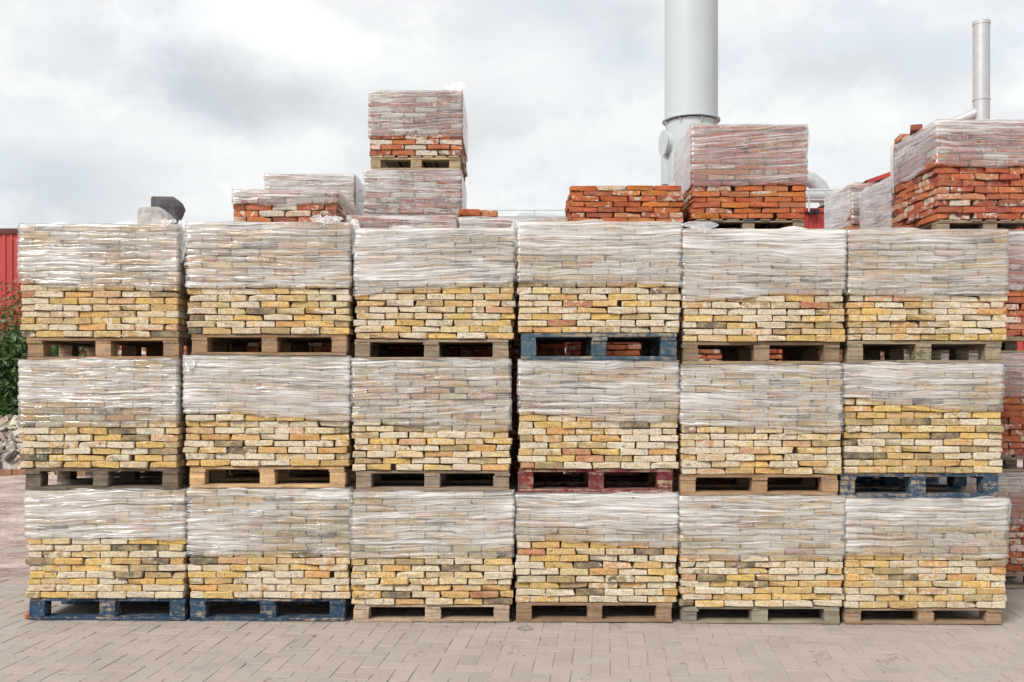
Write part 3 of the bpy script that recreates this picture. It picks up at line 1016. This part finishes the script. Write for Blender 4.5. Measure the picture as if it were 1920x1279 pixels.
# a stack glimpsed through the pallets of the first column
a, b = span(224, 400, 9.4)
hidden_stack(a, b, 3.2, .9, [1.0, 2.0, 2.6], .21, .052, 'glimpsed through first column pallets', pal=PAL_W)

# ------------------------------------------------------------------ buildings, chimneys and ducts behind
def cladding(name, col):
    m, t = new_mat(name)
    pos = t.add('ShaderNodeNewGeometry').outputs['Position']
    n = t.noise(t.vmath('MULTIPLY', pos, (3, 3, .5)), 1.0, 4.0)
    c = t.mix(t.ramp(n, .3, .7), tuple(x * .88 for x in col[:3]) + (1,), tuple(x * 1.1 for x in col[:3]) + (1,))
    p = t.add('ShaderNodeBsdfPrincipled', {'Base Color': c, 'Roughness': 0.5})
    out(t, p)
    return m


M_CLAD = cladding('red_cladding', (0.39, 0.042, 0.036, 1))
M_TRIM = simple('dark_trim', (0.10, 0.02, 0.022, 1), .5)
M_CHIM = simple('painted_steel', (0.455, 0.505, 0.515, 1), .5, var=.025, scale=1.2)
M_STEEL = simple('galvanised_steel', (0.47, 0.475, 0.48, 1), .5, .35, var=.06, scale=5)
M_BLACK = simple('black_plastic', (0.02, 0.02, 0.022, 1), .5)


def corrugated(x0, x1, y, z0, z1, pitch=0.25, depth=0.04):
    v, f = [], []
    x = x0
    prof = [(0, 0), (.42, 0), (.52, -depth), (.9, -depth), (1.0, 0)]
    xs = []
    while x < x1:
        for (t_, d) in prof[:-1]: xs.append((x + t_ * pitch, y + d))
        x += pitch
    xs.append((x, y))
    for (a_, b_) in xs: v += [(a_, b_, z0), (a_, b_, z1)]
    for i in range(len(xs) - 1): f.append((2 * i, 2 * i + 2, 2 * i + 3, 2 * i + 1))
    return v, f


def red_building(label, x0, x1, yf, zt, depth=14, trim=.12, tmat=None):
    root = empty('red_building', ((x0 + x1) / 2, yf, -.075))
    tag(root, label, 'building')
    w2 = (x1 - x0) / 2
    v, f = corrugated(-w2, w2, 0, 0, zt + .075)
    mobj('wall', mesh('wall', v, f, M_CLAD), root)
    m_ = MB()
    m_.box(-w2 + .02, w2 - .02, .05, depth, 0, zt)
    m_.obj('shell', M_CLAD, root)
    m_ = MB()
    m_.box(-w2 - .06, w2 + .06, -.09, .02, zt + .075 - trim, zt + .075 + .06)
    m_.obj('roof_trim', tmat or M_TRIM, root)
    return root


DB = 34.0
red_building('long red corrugated factory hall behind the shrubs', (-900 - CX) * DB / F, (368 - CX) * DB / F, DB - CAMD, P(0, 429, DB).z - .06)
DC = 30.0
lampb = red_building('red corrugated shed with floodlight, beside the big chimney', (1420 - CX) * DC / F, (2300 - CX) * DC / F, DC - CAMD, P(0, 391, DC).z - .06, 8, .06, M_CLAD)
lp = P(1521, 399, DC)
for dx in (-.09, .10):
    m_ = MB()
    m_.box(-.075, .075, -.30, -.14, -.075, .075)
    m_.tube([(0, -.14, 0), (0, 0.02, .0)], .03, 8)
    m_.obj('floodlight', M_BLACK, lampb, loc=(lp.x + dx - lampb.location.x, 0, lp.z - lampb.location.z))
# gabled shed whose roof edge shows beside the tall right stack
gr_ = empty('gabled_shed', (0, 0, 0))
tag(gr_, 'red gabled roof edge showing between the rear wrapped packs', 'building')
p0, p1 = P(1640, 337, 40), P(1760, 290, 40)
m_ = MB()
m_.box(p0.x, p1.x * 2 - p0.x, p0.y + .3, p0.y + 12, -.075, p0.z - .1)
m_.obj('wall', M_CLAD, gr_)
m_ = MB()
m_.v = [(p0.x - .3, p0.y, p0.z), (p1.x, p0.y, p1.z), (2 * p1.x - p0.x + .3, p0.y, p0.z), (p0.x - .3, p0.y + 13, p0.z), (p1.x, p0.y + 13, p1.z), (2 * p1.x - p0.x + .3, p0.y + 13, p0.z),
        (p0.x - .3, p0.y, p0.z - .18), (p1.x, p0.y, p1.z - .18), (2 * p1.x - p0.x + .3, p0.y, p0.z - .18)]
m_.f = [(0, 1, 4, 3), (1, 2, 5, 4), (0, 6, 7, 1), (1, 7, 8, 2)]
m_.c = [None] * 9
m_.obj('roof', M_CLAD, gr_)

# big chimney
DK = 26.0
kc = P(1296, 0, DK)
r1 = 49.2 * DK / F
zf = P(0, 222, DK).z
zl2 = P(0, 346, DK).z
ch_ = empty('chimney', (kc.x, kc.y, -.075))
tag(ch_, 'thick pale grey steel chimney rising out of the picture', 'chimney')
m_ = MB()
zz0 = zf
prof = [(r1, zf + .02)]
for k in range(1, 4):
    zq = zf + k * 3.6
    prof += [(r1, zq - .02), (r1 + .006, zq - .015), (r1 + .006, zq + .015), (r1, zq + .02)]
prof += [(r1, zf + 15), (r1 - .04, zf + 15), (r1 - .04, zf + 13)]
m_.lathe(prof, 72)
m_.obj('upper_shaft', M_CHIM, ch_, 'hard')
m_ = MB()
m_.lathe([(r1 * .99, -.0), (r1 * .99, zl2 - .05), (r1 * .94, zl2 - .05), (r1 * .94, zl2 + .03), (r1 * .955, zl2 + .05), (r1 * .955, zf - .05)], 72)
m_.obj('lower_shaft', M_CHIM, ch_, 'hard')
m_ = MB()
m_.lathe([(r1 * .9, zf - .02), (r1 + .065, zf - .02), (r1 + .065, zf - .01), (r1 + .065, zf + .02), (r1, zf + .02)], 72)
m_.obj('flange', M_CHIM, ch_)
m_ = MB()
m_.lathe([(r1 * .9, zl2 - .04), (r1 * 1.0, zl2 - .04), (r1 * 1.0, zl2 + .01), (r1 * .9, zl2 + .01)], 72)
m_.obj('flange', M_CHIM, ch_)
for q in range(8):                               # gusset plates under the flange
    an = q * math.pi / 4 + .2
    m_ = MB()
    ca, sa = math.cos(an), math.sin(an)
    for s_ in (-.01, .01):
        m_.v += [(ca * r1 * .95 - sa * s_, sa * r1 * .95 + ca * s_, zf - .25), (ca * r1 * .95 - sa * s_, sa * r1 * .95 + ca * s_, zf - .05), (ca * (r1 + .05) - sa * s_, sa * (r1 + .05) + ca * s_, zf - .05)]
    m_.c = [None] * 6
    m_.f = [(0, 1, 2), (5, 4, 3), (0, 2, 5, 3), (1, 0, 3, 4)]
    m_.obj('gusset', M_CHIM, ch_)
# inspection hatch: a round cover on a stub, and a box below
zh = P(0, 266, DK).z
an = math.radians(190)
hx, hy = math.cos(an), math.sin(an)
m_ = MB()
m_.tube([(hx * r1 * .85, hy * r1 * .85, zh), (hx * (r1 + .06), hy * (r1 + .06), zh)], .31, 32)
m_.tube([(hx * (r1 + .06), hy * (r1 + .06), zh), (hx * (r1 + .10), hy * (r1 + .10), zh)], .35, 32)
m_.obj('hatch', M_CHIM, ch_)
m_ = MB()
b0_ = P(0, 342, DK).z
b1_ = P(0, 290, DK).z
m_.box(-r1 - .085, -r1 + .12, -.16, .16, b0_, b1_)
m_.obj('ladder_box', M_CHIM, ch_)

# slim chimney
DS = 32.0
sc_ = P(1840, 0, DS)
rs_ = 14.8 * DS / F
zts, zrs = P(0, 41, DS).z, P(0, 183, DS).z
sl = empty('slim_chimney', (sc_.x, sc_.y, -.075))
tag(sl, 'slim shiny metal flue above the stack at the right edge', 'chimney')
m_ = MB()
m_.lathe([(rs_, 0), (rs_, zrs - .03), (rs_ * 1.06, zrs - .03), (rs_ * 1.06, zrs + .03), (rs_, zrs + .03), (rs_, zts - .04), (rs_ * 1.05, zts - .04), (rs_ * 1.05, zts + .07), (rs_ * .95, zts + .07), (rs_ * .95, zts - 1)], 40)
m_.obj('flue', M_STEEL, sl, 'hard')
m_ = MB()
q0, q1 = P(1832, 204, DS), P(1700, 262, DS)
m_.tube([(0, 0, q0.z), (q1.x - sc_.x, .3, q1.z), (q1.x - sc_.x - .5, .3, q1.z - 3)], rs_ * .7, 24)
m_.obj('side_duct', M_STEEL, sl, 'hard')

# roof duct with elbow right of the orange pack
DD = 28.0
rd = 12.5 * DD / F
d_ = tag(empty('roof_duct', P(1520, 366, DD)), 'silver elbow duct and pipe right of the half-wrapped orange pack', 'duct')
org = P(1520, 366, DD)


def rel(X, Y, D=DD, o_=org): return tuple(P(X, Y, D) - o_)


m_ = MB()
m_.tube([rel(1400, 318), rel(1505, 334), rel(1522, 338), rel(1536, 350), rel(1545, 366), rel(1552, 380)], rd * 1.15, 28)
m_.obj('elbow', M_STEEL, d_, 'hard')
m_ = MB()
m_.tube([rel(1440, 367, DD - .9), rel(1640, 367, DD - .9)], rd, 28)
for X in (1541, 1580): m_.tube([rel(X, 367, DD - .9), rel(X + 3, 367, DD - .9)], rd * 1.08, 28)
m_.obj('pipe', M_STEEL, d_, 'hard')


def railing(label, X0, X1, Y, D, drop, step):
    root = tag(empty('railing', P(X0, Y, D)), label, 'railing')
    o_ = P(X0, Y, D)
    for yy in (0, drop * .45):
        m_ = MB()
        m_.tube([rel(X0, Y + yy, D, o_), rel(X1, Y + yy, D, o_)], .022, 8)
        m_.obj('rail', M_STEEL, root)
    X = X0
    while X <= X1:
        m_ = MB()
        m_.tube([rel(X, Y, D, o_), rel(X, Y + drop, D, o_)], .024, 8)
        m_.obj('post', M_STEEL, root)
        X += step
    return root


railing('thin steel railing on the red shed beside the duct', 1485, 1562, 357, 26.5, 40, 32)
railing('thin steel railing on the roof between tower and orange pack', 860, 1100, 394, 36, 26, 71)
# grey duct lying on that roof
org2 = P(1000, 405, 38)
d2 = tag(empty('grey_duct', org2), 'pale rounded roof duct behind the thin railing', 'duct')
m_ = MB()
m_.tube([rel(958, 425, 38, org2), rel(966, 410, 38, org2), rel(975, 404, 38, org2), rel(990, 402.5, 38, org2), rel(1120, 411, 38, org2)], .27, 24)
m_.obj('pipe', M_CHIM, d2, 'hard')
# flat roof that carries railing and duct
rr = P(1000, 425, 37)
m_ = MB()
m_.box(P(780, 0, 37).x, P(1250, 0, 37).x, rr.y - 2.0, rr.y + 12, -.075, rr.z - .1)
rb = m_.obj('low_hall', simple('pale_hall', (0.5, 0.5, 0.5, 1), .7))
tag(rb, 'low flat-roofed hall carrying the thin railing, hidden by the packs', 'building')

# two hooded roof vents on the left hall
def roof_vent(label, pts, D, mat, depth, seams):
    """sheet-metal elbow hood: an outline swept front to back, with standing seams and an upstand into the roof"""
    o_ = P(pts[0][0], pts[0][1], D)
    root = tag(empty('roof_vent', o_, .10), label, 'roof vent', 'vents on the left hall')
    pr = [((X - pts[0][0]) * D / F, -(Y - pts[0][1]) * D / F) for (X, Y) in pts]
    n_ = len(pr)
    v = [(x, 0, z) for (x, z) in pr] + [(x, depth, z) for (x, z) in pr]
    f = [(i_, (i_ + 1) % n_, n_ + (i_ + 1) % n_, n_ + i_) for i_ in range(n_)] + [tuple(range(n_ - 1, -1, -1)), tuple(range(n_, 2 * n_))]
    mobj('hood', mesh('hood', v, f, mat), root)
    for (k0, k1) in seams:
        m_ = MB()
        (xa, za), (xb, zb_) = pr[k0], pr[k1]
        m_.tube([(xa, -.01, za), ((xa + xb) / 2 + .05, -.012, (za + zb_) / 2), (xb, -.01, zb_)], .018, 6)
        m_.obj('seam', mat, root)
    xs_ = [p_[0] for p_ in pr]
    m_ = MB()
    m_.box(min(xs_) + .06, max(xs_) - .12, .08, depth - .08, -3.2, .02)
    m_.obj('upstand', mat, root)


roof_vent('pale grey hooded roof vent above the leftmost column', [(258, 424), (258, 395), (260, 390), (264, 388), (292, 387), (299, 388.5), (305, 392), (309.5, 398), (312, 405), (313, 424)], 34.6,
          simple('pale_zinc', (0.46, 0.46, 0.44, 1), .75, var=.3, scale=3, bump=.02), 1.0, [(4, 9), (5, 9)])
roof_vent('dark grey hooded roof vent behind the pale one', [(283, 420), (283, 371), (285, 368.5), (290, 368), (322, 368), (327, 370), (331, 375), (335, 385), (331, 396), (328, 403), (327, 420)], 36.4,
          simple('dark_zinc', (0.085, 0.088, 0.09, 1), .75, var=.5, scale=2.5, bump=.02), 1.0, [(4, 9)])

# ------------------------------------------------------------------ rubble, kerb, shrubs at the left
def ground_at(X, Y):
    D = CAMH * F / (Y - HY)
    return P(X, Y, D)


M_RUB = brick_material('rubble_brick', False, False, (0.50, 0.47, 0.45, 1))
kb = ground_at(20, 899)
KY = kb.y
kerb_root = tag(empty('kerb', (-11, KY, 0)), 'low red-brown brick kerb in front of the rubble heap', 'kerb')
kb_data = block_data(0.21, .1, .12, .006, .003, 555)
kb_me = mesh('kerb_brick', *kb_data, M_RED)
for k in range(46):
    mobj('kerb_brick', kb_me, kerb_root, (-5 + k * .215, R.gauss(0, .008), .05 + gz(-8)), (R.gauss(0, .02), R.gauss(0, .02), R.gauss(0, .03)), (1, 1, 1), lin(*R.choice([(150, 118, 104), (160, 128, 112), (138, 110, 98)]), .8) [:3] + (.4,))

rub = tag(empty('rubble_heap', (-8.2, KY + 1.1, 0)), 'heap of broken whitish bricks left of the packs', 'rubble heap')


def heap_h(x, y):
    e = max(0.0, 1 - (abs(y) / 1.15) ** 2)
    ex = max(0.0, 1 - (abs(x) / 3.4) ** 4)
    return (0.80 + .25 * mnoise.noise((x * .9, y, 3))) * e * ex


hv, hf = [], []
for j in range(25):
    for i in range(49):
        x, y = -3.6 + 7.2 * i / 48, -1.25 + 2.5 * j / 24
        hv.append((x, y, heap_h(x, y) * .92 - .03))
for j in range(24):
    for i in range(48):
        a_ = j * 49 + i
        hf.append((a_, a_ + 1, a_ + 50, a_ + 49))
mobj('mound', mesh('mound', hv, hf, simple('rubble_fines', (0.36, 0.32, 0.30, 1), .95, var=.35, scale=18, bump=.03), True), rub)
rub_me = []
for s in range(10):
    d = block_data(R.uniform(.1, .21), R.uniform(.08, .1), R.uniform(.05, .065), .006, .009, 700 + s)
    rub_me.append(mesh('broken_brick', d[0], d[1], M_RUB))
for k in range(300):
    x = R.uniform(-1.9, 1.9)
    y = R.uniform(-1.12, .15)
    mobj('broken_brick', R.choice(rub_me), rub, (x, y, heap_h(x, y) + R.uniform(-.01, .10)), (R.uniform(-1.2, 1.2), R.uniform(-1.2, 1.2), R.uniform(0, 6.3)), (1.25, 1.25, 1.25),
         lin(*R.choice([(210, 204, 200), (196, 190, 186), (220, 216, 212), (182, 172, 168), (188, 164, 154), (168, 162, 160)]), .8)[:3] + (R.uniform(.3, .8),))


def leaf_material(name, c0, c1):
    m, t = new_mat(name)
    geo = t.add('ShaderNodeNewGeometry')
    c = t.mix(geo.outputs['Random Per Island'], c0, c1)
    p = t.add('ShaderNodeBsdfPrincipled', {'Base Color': c, 'Roughness': 0.45})
    tr_ = t.add('ShaderNodeBsdfTranslucent', {0: c})
    out(t, t.add('ShaderNodeMixShader', {0: .2, 1: p, 2: tr_}))
    return m


M_BARK = simple('bark', (0.09, 0.065, 0.045, 1), .9)


def shrub(label, x, y, h, rx, ry, mats, nclump, nleaf, leaf, seed, base=0.15):
    r = random.Random(seed)
    root = tag(empty('shrub', (x, y, -.05)), label, 'shrub')
    st = MB()
    cl = []
    for k in range(nclump):
        for _ in range(60):
            a_, b_, c_ = r.uniform(-1, 1), r.uniform(-1, 1), r.uniform(0, 1)
            prof_ = math.sqrt(max(0, 1 - max(0, (c_ - .45) / .55) ** 2)) * (.75 + .25 * mnoise.noise((a_ * 2, c_ * 4, seed)))
            q = math.hypot(a_, b_)
            if .35 * prof_ < q < prof_: break
        cl.append(Vector((a_ * rx, b_ * ry, h * (base + (1 - base) * c_))))
    for i in range(9):
        e = r.choice(cl)
        st.tube([(r.uniform(-.2, .2), r.uniform(-.2, .2), -.05), (e.x * .3, e.y * .3, e.z * .45), tuple(e * .9)], [.035, .022, .008], 6)
    st.obj('stem', M_BARK, root)
    bufs = [MB() for _ in mats]
    for e in cl:
        d0 = Vector((r.gauss(0, 1), r.gauss(0, 1), r.gauss(.4, .7))).normalized()
        spread = r.uniform(.16, .34)
        for _ in range(nleaf):
            p = e + Vector((r.gauss(0, 1), r.gauss(0, 1), r.gauss(0, .8))) * spread
            n_ = (d0 + Vector((r.gauss(0, .7), r.gauss(0, .7), r.gauss(.3, .6)))).normalized()
            t_ = n_.orthogonal().normalized()
            t_ = (Matrix.Rotation(r.uniform(0, 6.28), 3, n_) @ t_).normalized()
            s_ = n_.cross(t_)
            L = leaf * r.uniform(.7, 1.25)
            w_ = L * .24
            q = r.choices(range(len(mats)), [m__[1] for m__ in mats])[0]
            B_ = bufs[q]
            b0 = len(B_.v)
            B_.v += [tuple(p - t_ * L / 2), tuple(p + s_ * w_ - n_ * L * .03), tuple(p + t_ * L / 2 - n_ * L * .1), tuple(p - s_ * w_ - n_ * L * .03), tuple(p + n_ * L * .04)]
            B_.c += [None] * 5
            B_.f += [(b0, b0 + 1, b0 + 4), (b0 + 1, b0 + 2, b0 + 4), (b0 + 2, b0 + 3, b0 + 4), (b0 + 3, b0, b0 + 4)]
    for q, m__ in enumerate(mats):
        if bufs[q].v:
            o_ = bufs[q].obj('foliage' if q == 0 else 'berries', m__[0], root)
            o_['kind'] = 'stuff'
    return root


M_LAUREL = leaf_material('laurel_leaf', (0.035, 0.075, 0.02, 1), (0.10, 0.17, 0.05, 1))
M_OLIVE = leaf_material('olive_leaf', (0.14, 0.10, 0.03, 1), (0.30, 0.16, 0.05, 1))
M_BERRY = leaf_material('berry', (0.30, 0.05, 0.02, 1), (0.40, 0.13, 0.04, 1))
yb = KY + 2.6
shrub('dark green laurel shrub behind the rubble heap', -8.7, yb, 2.5, 1.35, .8, [(M_LAUREL, 1)], 190, 60, .15, 1)
shrub('green laurel shrub seen through the pallets of the leftmost column', -6.5, yb + .3, 2.35, 1.2, .8, [(M_LAUREL, 1)], 150, 55, .15, 2)
shrub('olive shrub with orange-red berries rising above the laurel', -9.1, yb + 1.2, 3.55, 1.3, .7, [(M_OLIVE, 6), (M_BERRY, 1)], 150, 45, .10, 3, .35)
shrub('olive and green shrub at the edge of the hedge', -11.4, yb + .5, 3.0, 1.3, .8, [(M_LAUREL, 3), (M_OLIVE, 1)], 130, 50, .14, 4)

# ------------------------------------------------------------------ small things on the paving
chip = block_data(.05, .045, .035, .008, .004, 61)
o = mobj('brick_fragment', mesh('brick_fragment', chip[0], chip[1], M_RED), None, (sx(51), .03, gz(sx(51)) + .018), (.1, .1, .6), (1, 1, 1), lin(188, 100, 78, .8)[:3] + (.35,))
tag(o, 'small red brick fragment beside the blue pallet corner', 'fragment')
mb = MB()
for j in range(9):
    for i in range(13):
        a_, q = 2 * math.pi * i / 12, j / 8
        rr_ = .055 * q * (1 + .6 * mnoise.noise((math.cos(a_) * 2, math.sin(a_) * 2, 3)))
        mb.v.append((rr_ * math.cos(a_) * 1.0, rr_ * math.sin(a_) * .6, .016 * (1 - q * q) * (1 + .4 * mnoise.noise((i, j, 1)))))
        mb.c.append(None)
for j in range(8):
    for i in range(12):
        a_ = j * 13 + i
        mb.f.append((a_, a_ + 1, a_ + 14, a_ + 13))
cl_ = mb.obj('dirt_clod', simple('dark_dirt', (0.22, 0.185, 0.155, 1), .95, var=.3, scale=30, bump=.01, bscale=90), None, True, (sx(984), -.16, gz(0) + .002))
tag(cl_, 'flat clod of dark dirt in front of the pallets, near the middle', 'dirt clod')
gmb = MB()
for k in range(380):
    x, y = R.uniform(-3.6, 3.6), R.uniform(-1.4, .05)
    s_ = R.uniform(.002, .0065) * (1.6 if R.random() < .08 else 1)
    M = Matrix.Translation((x, y, gz(x) + s_ * .3)) @ Matrix.Rotation(R.uniform(0, 6), 4, 'Z') @ Matrix.Diagonal((s_ * 20, s_ * 16, s_ * 12, 1))
    gmb.block(([(-.05, -.05, 0), (.05, -.05, 0), (.06, .05, 0), (-.05, .05, 0), (0, 0, .06)], [(0, 1, 4), (1, 2, 4), (2, 3, 4), (3, 0, 4)]), M, R.choice([(.18, .15, .13, 1), (.3, .2, .16, 1), (.42, .36, .31, 1)]))
go = gmb.obj('grit', M_PAVEV)
tag(go, 'scattered grit and brick crumbs on the paving', 'grit', None, 'stuff')
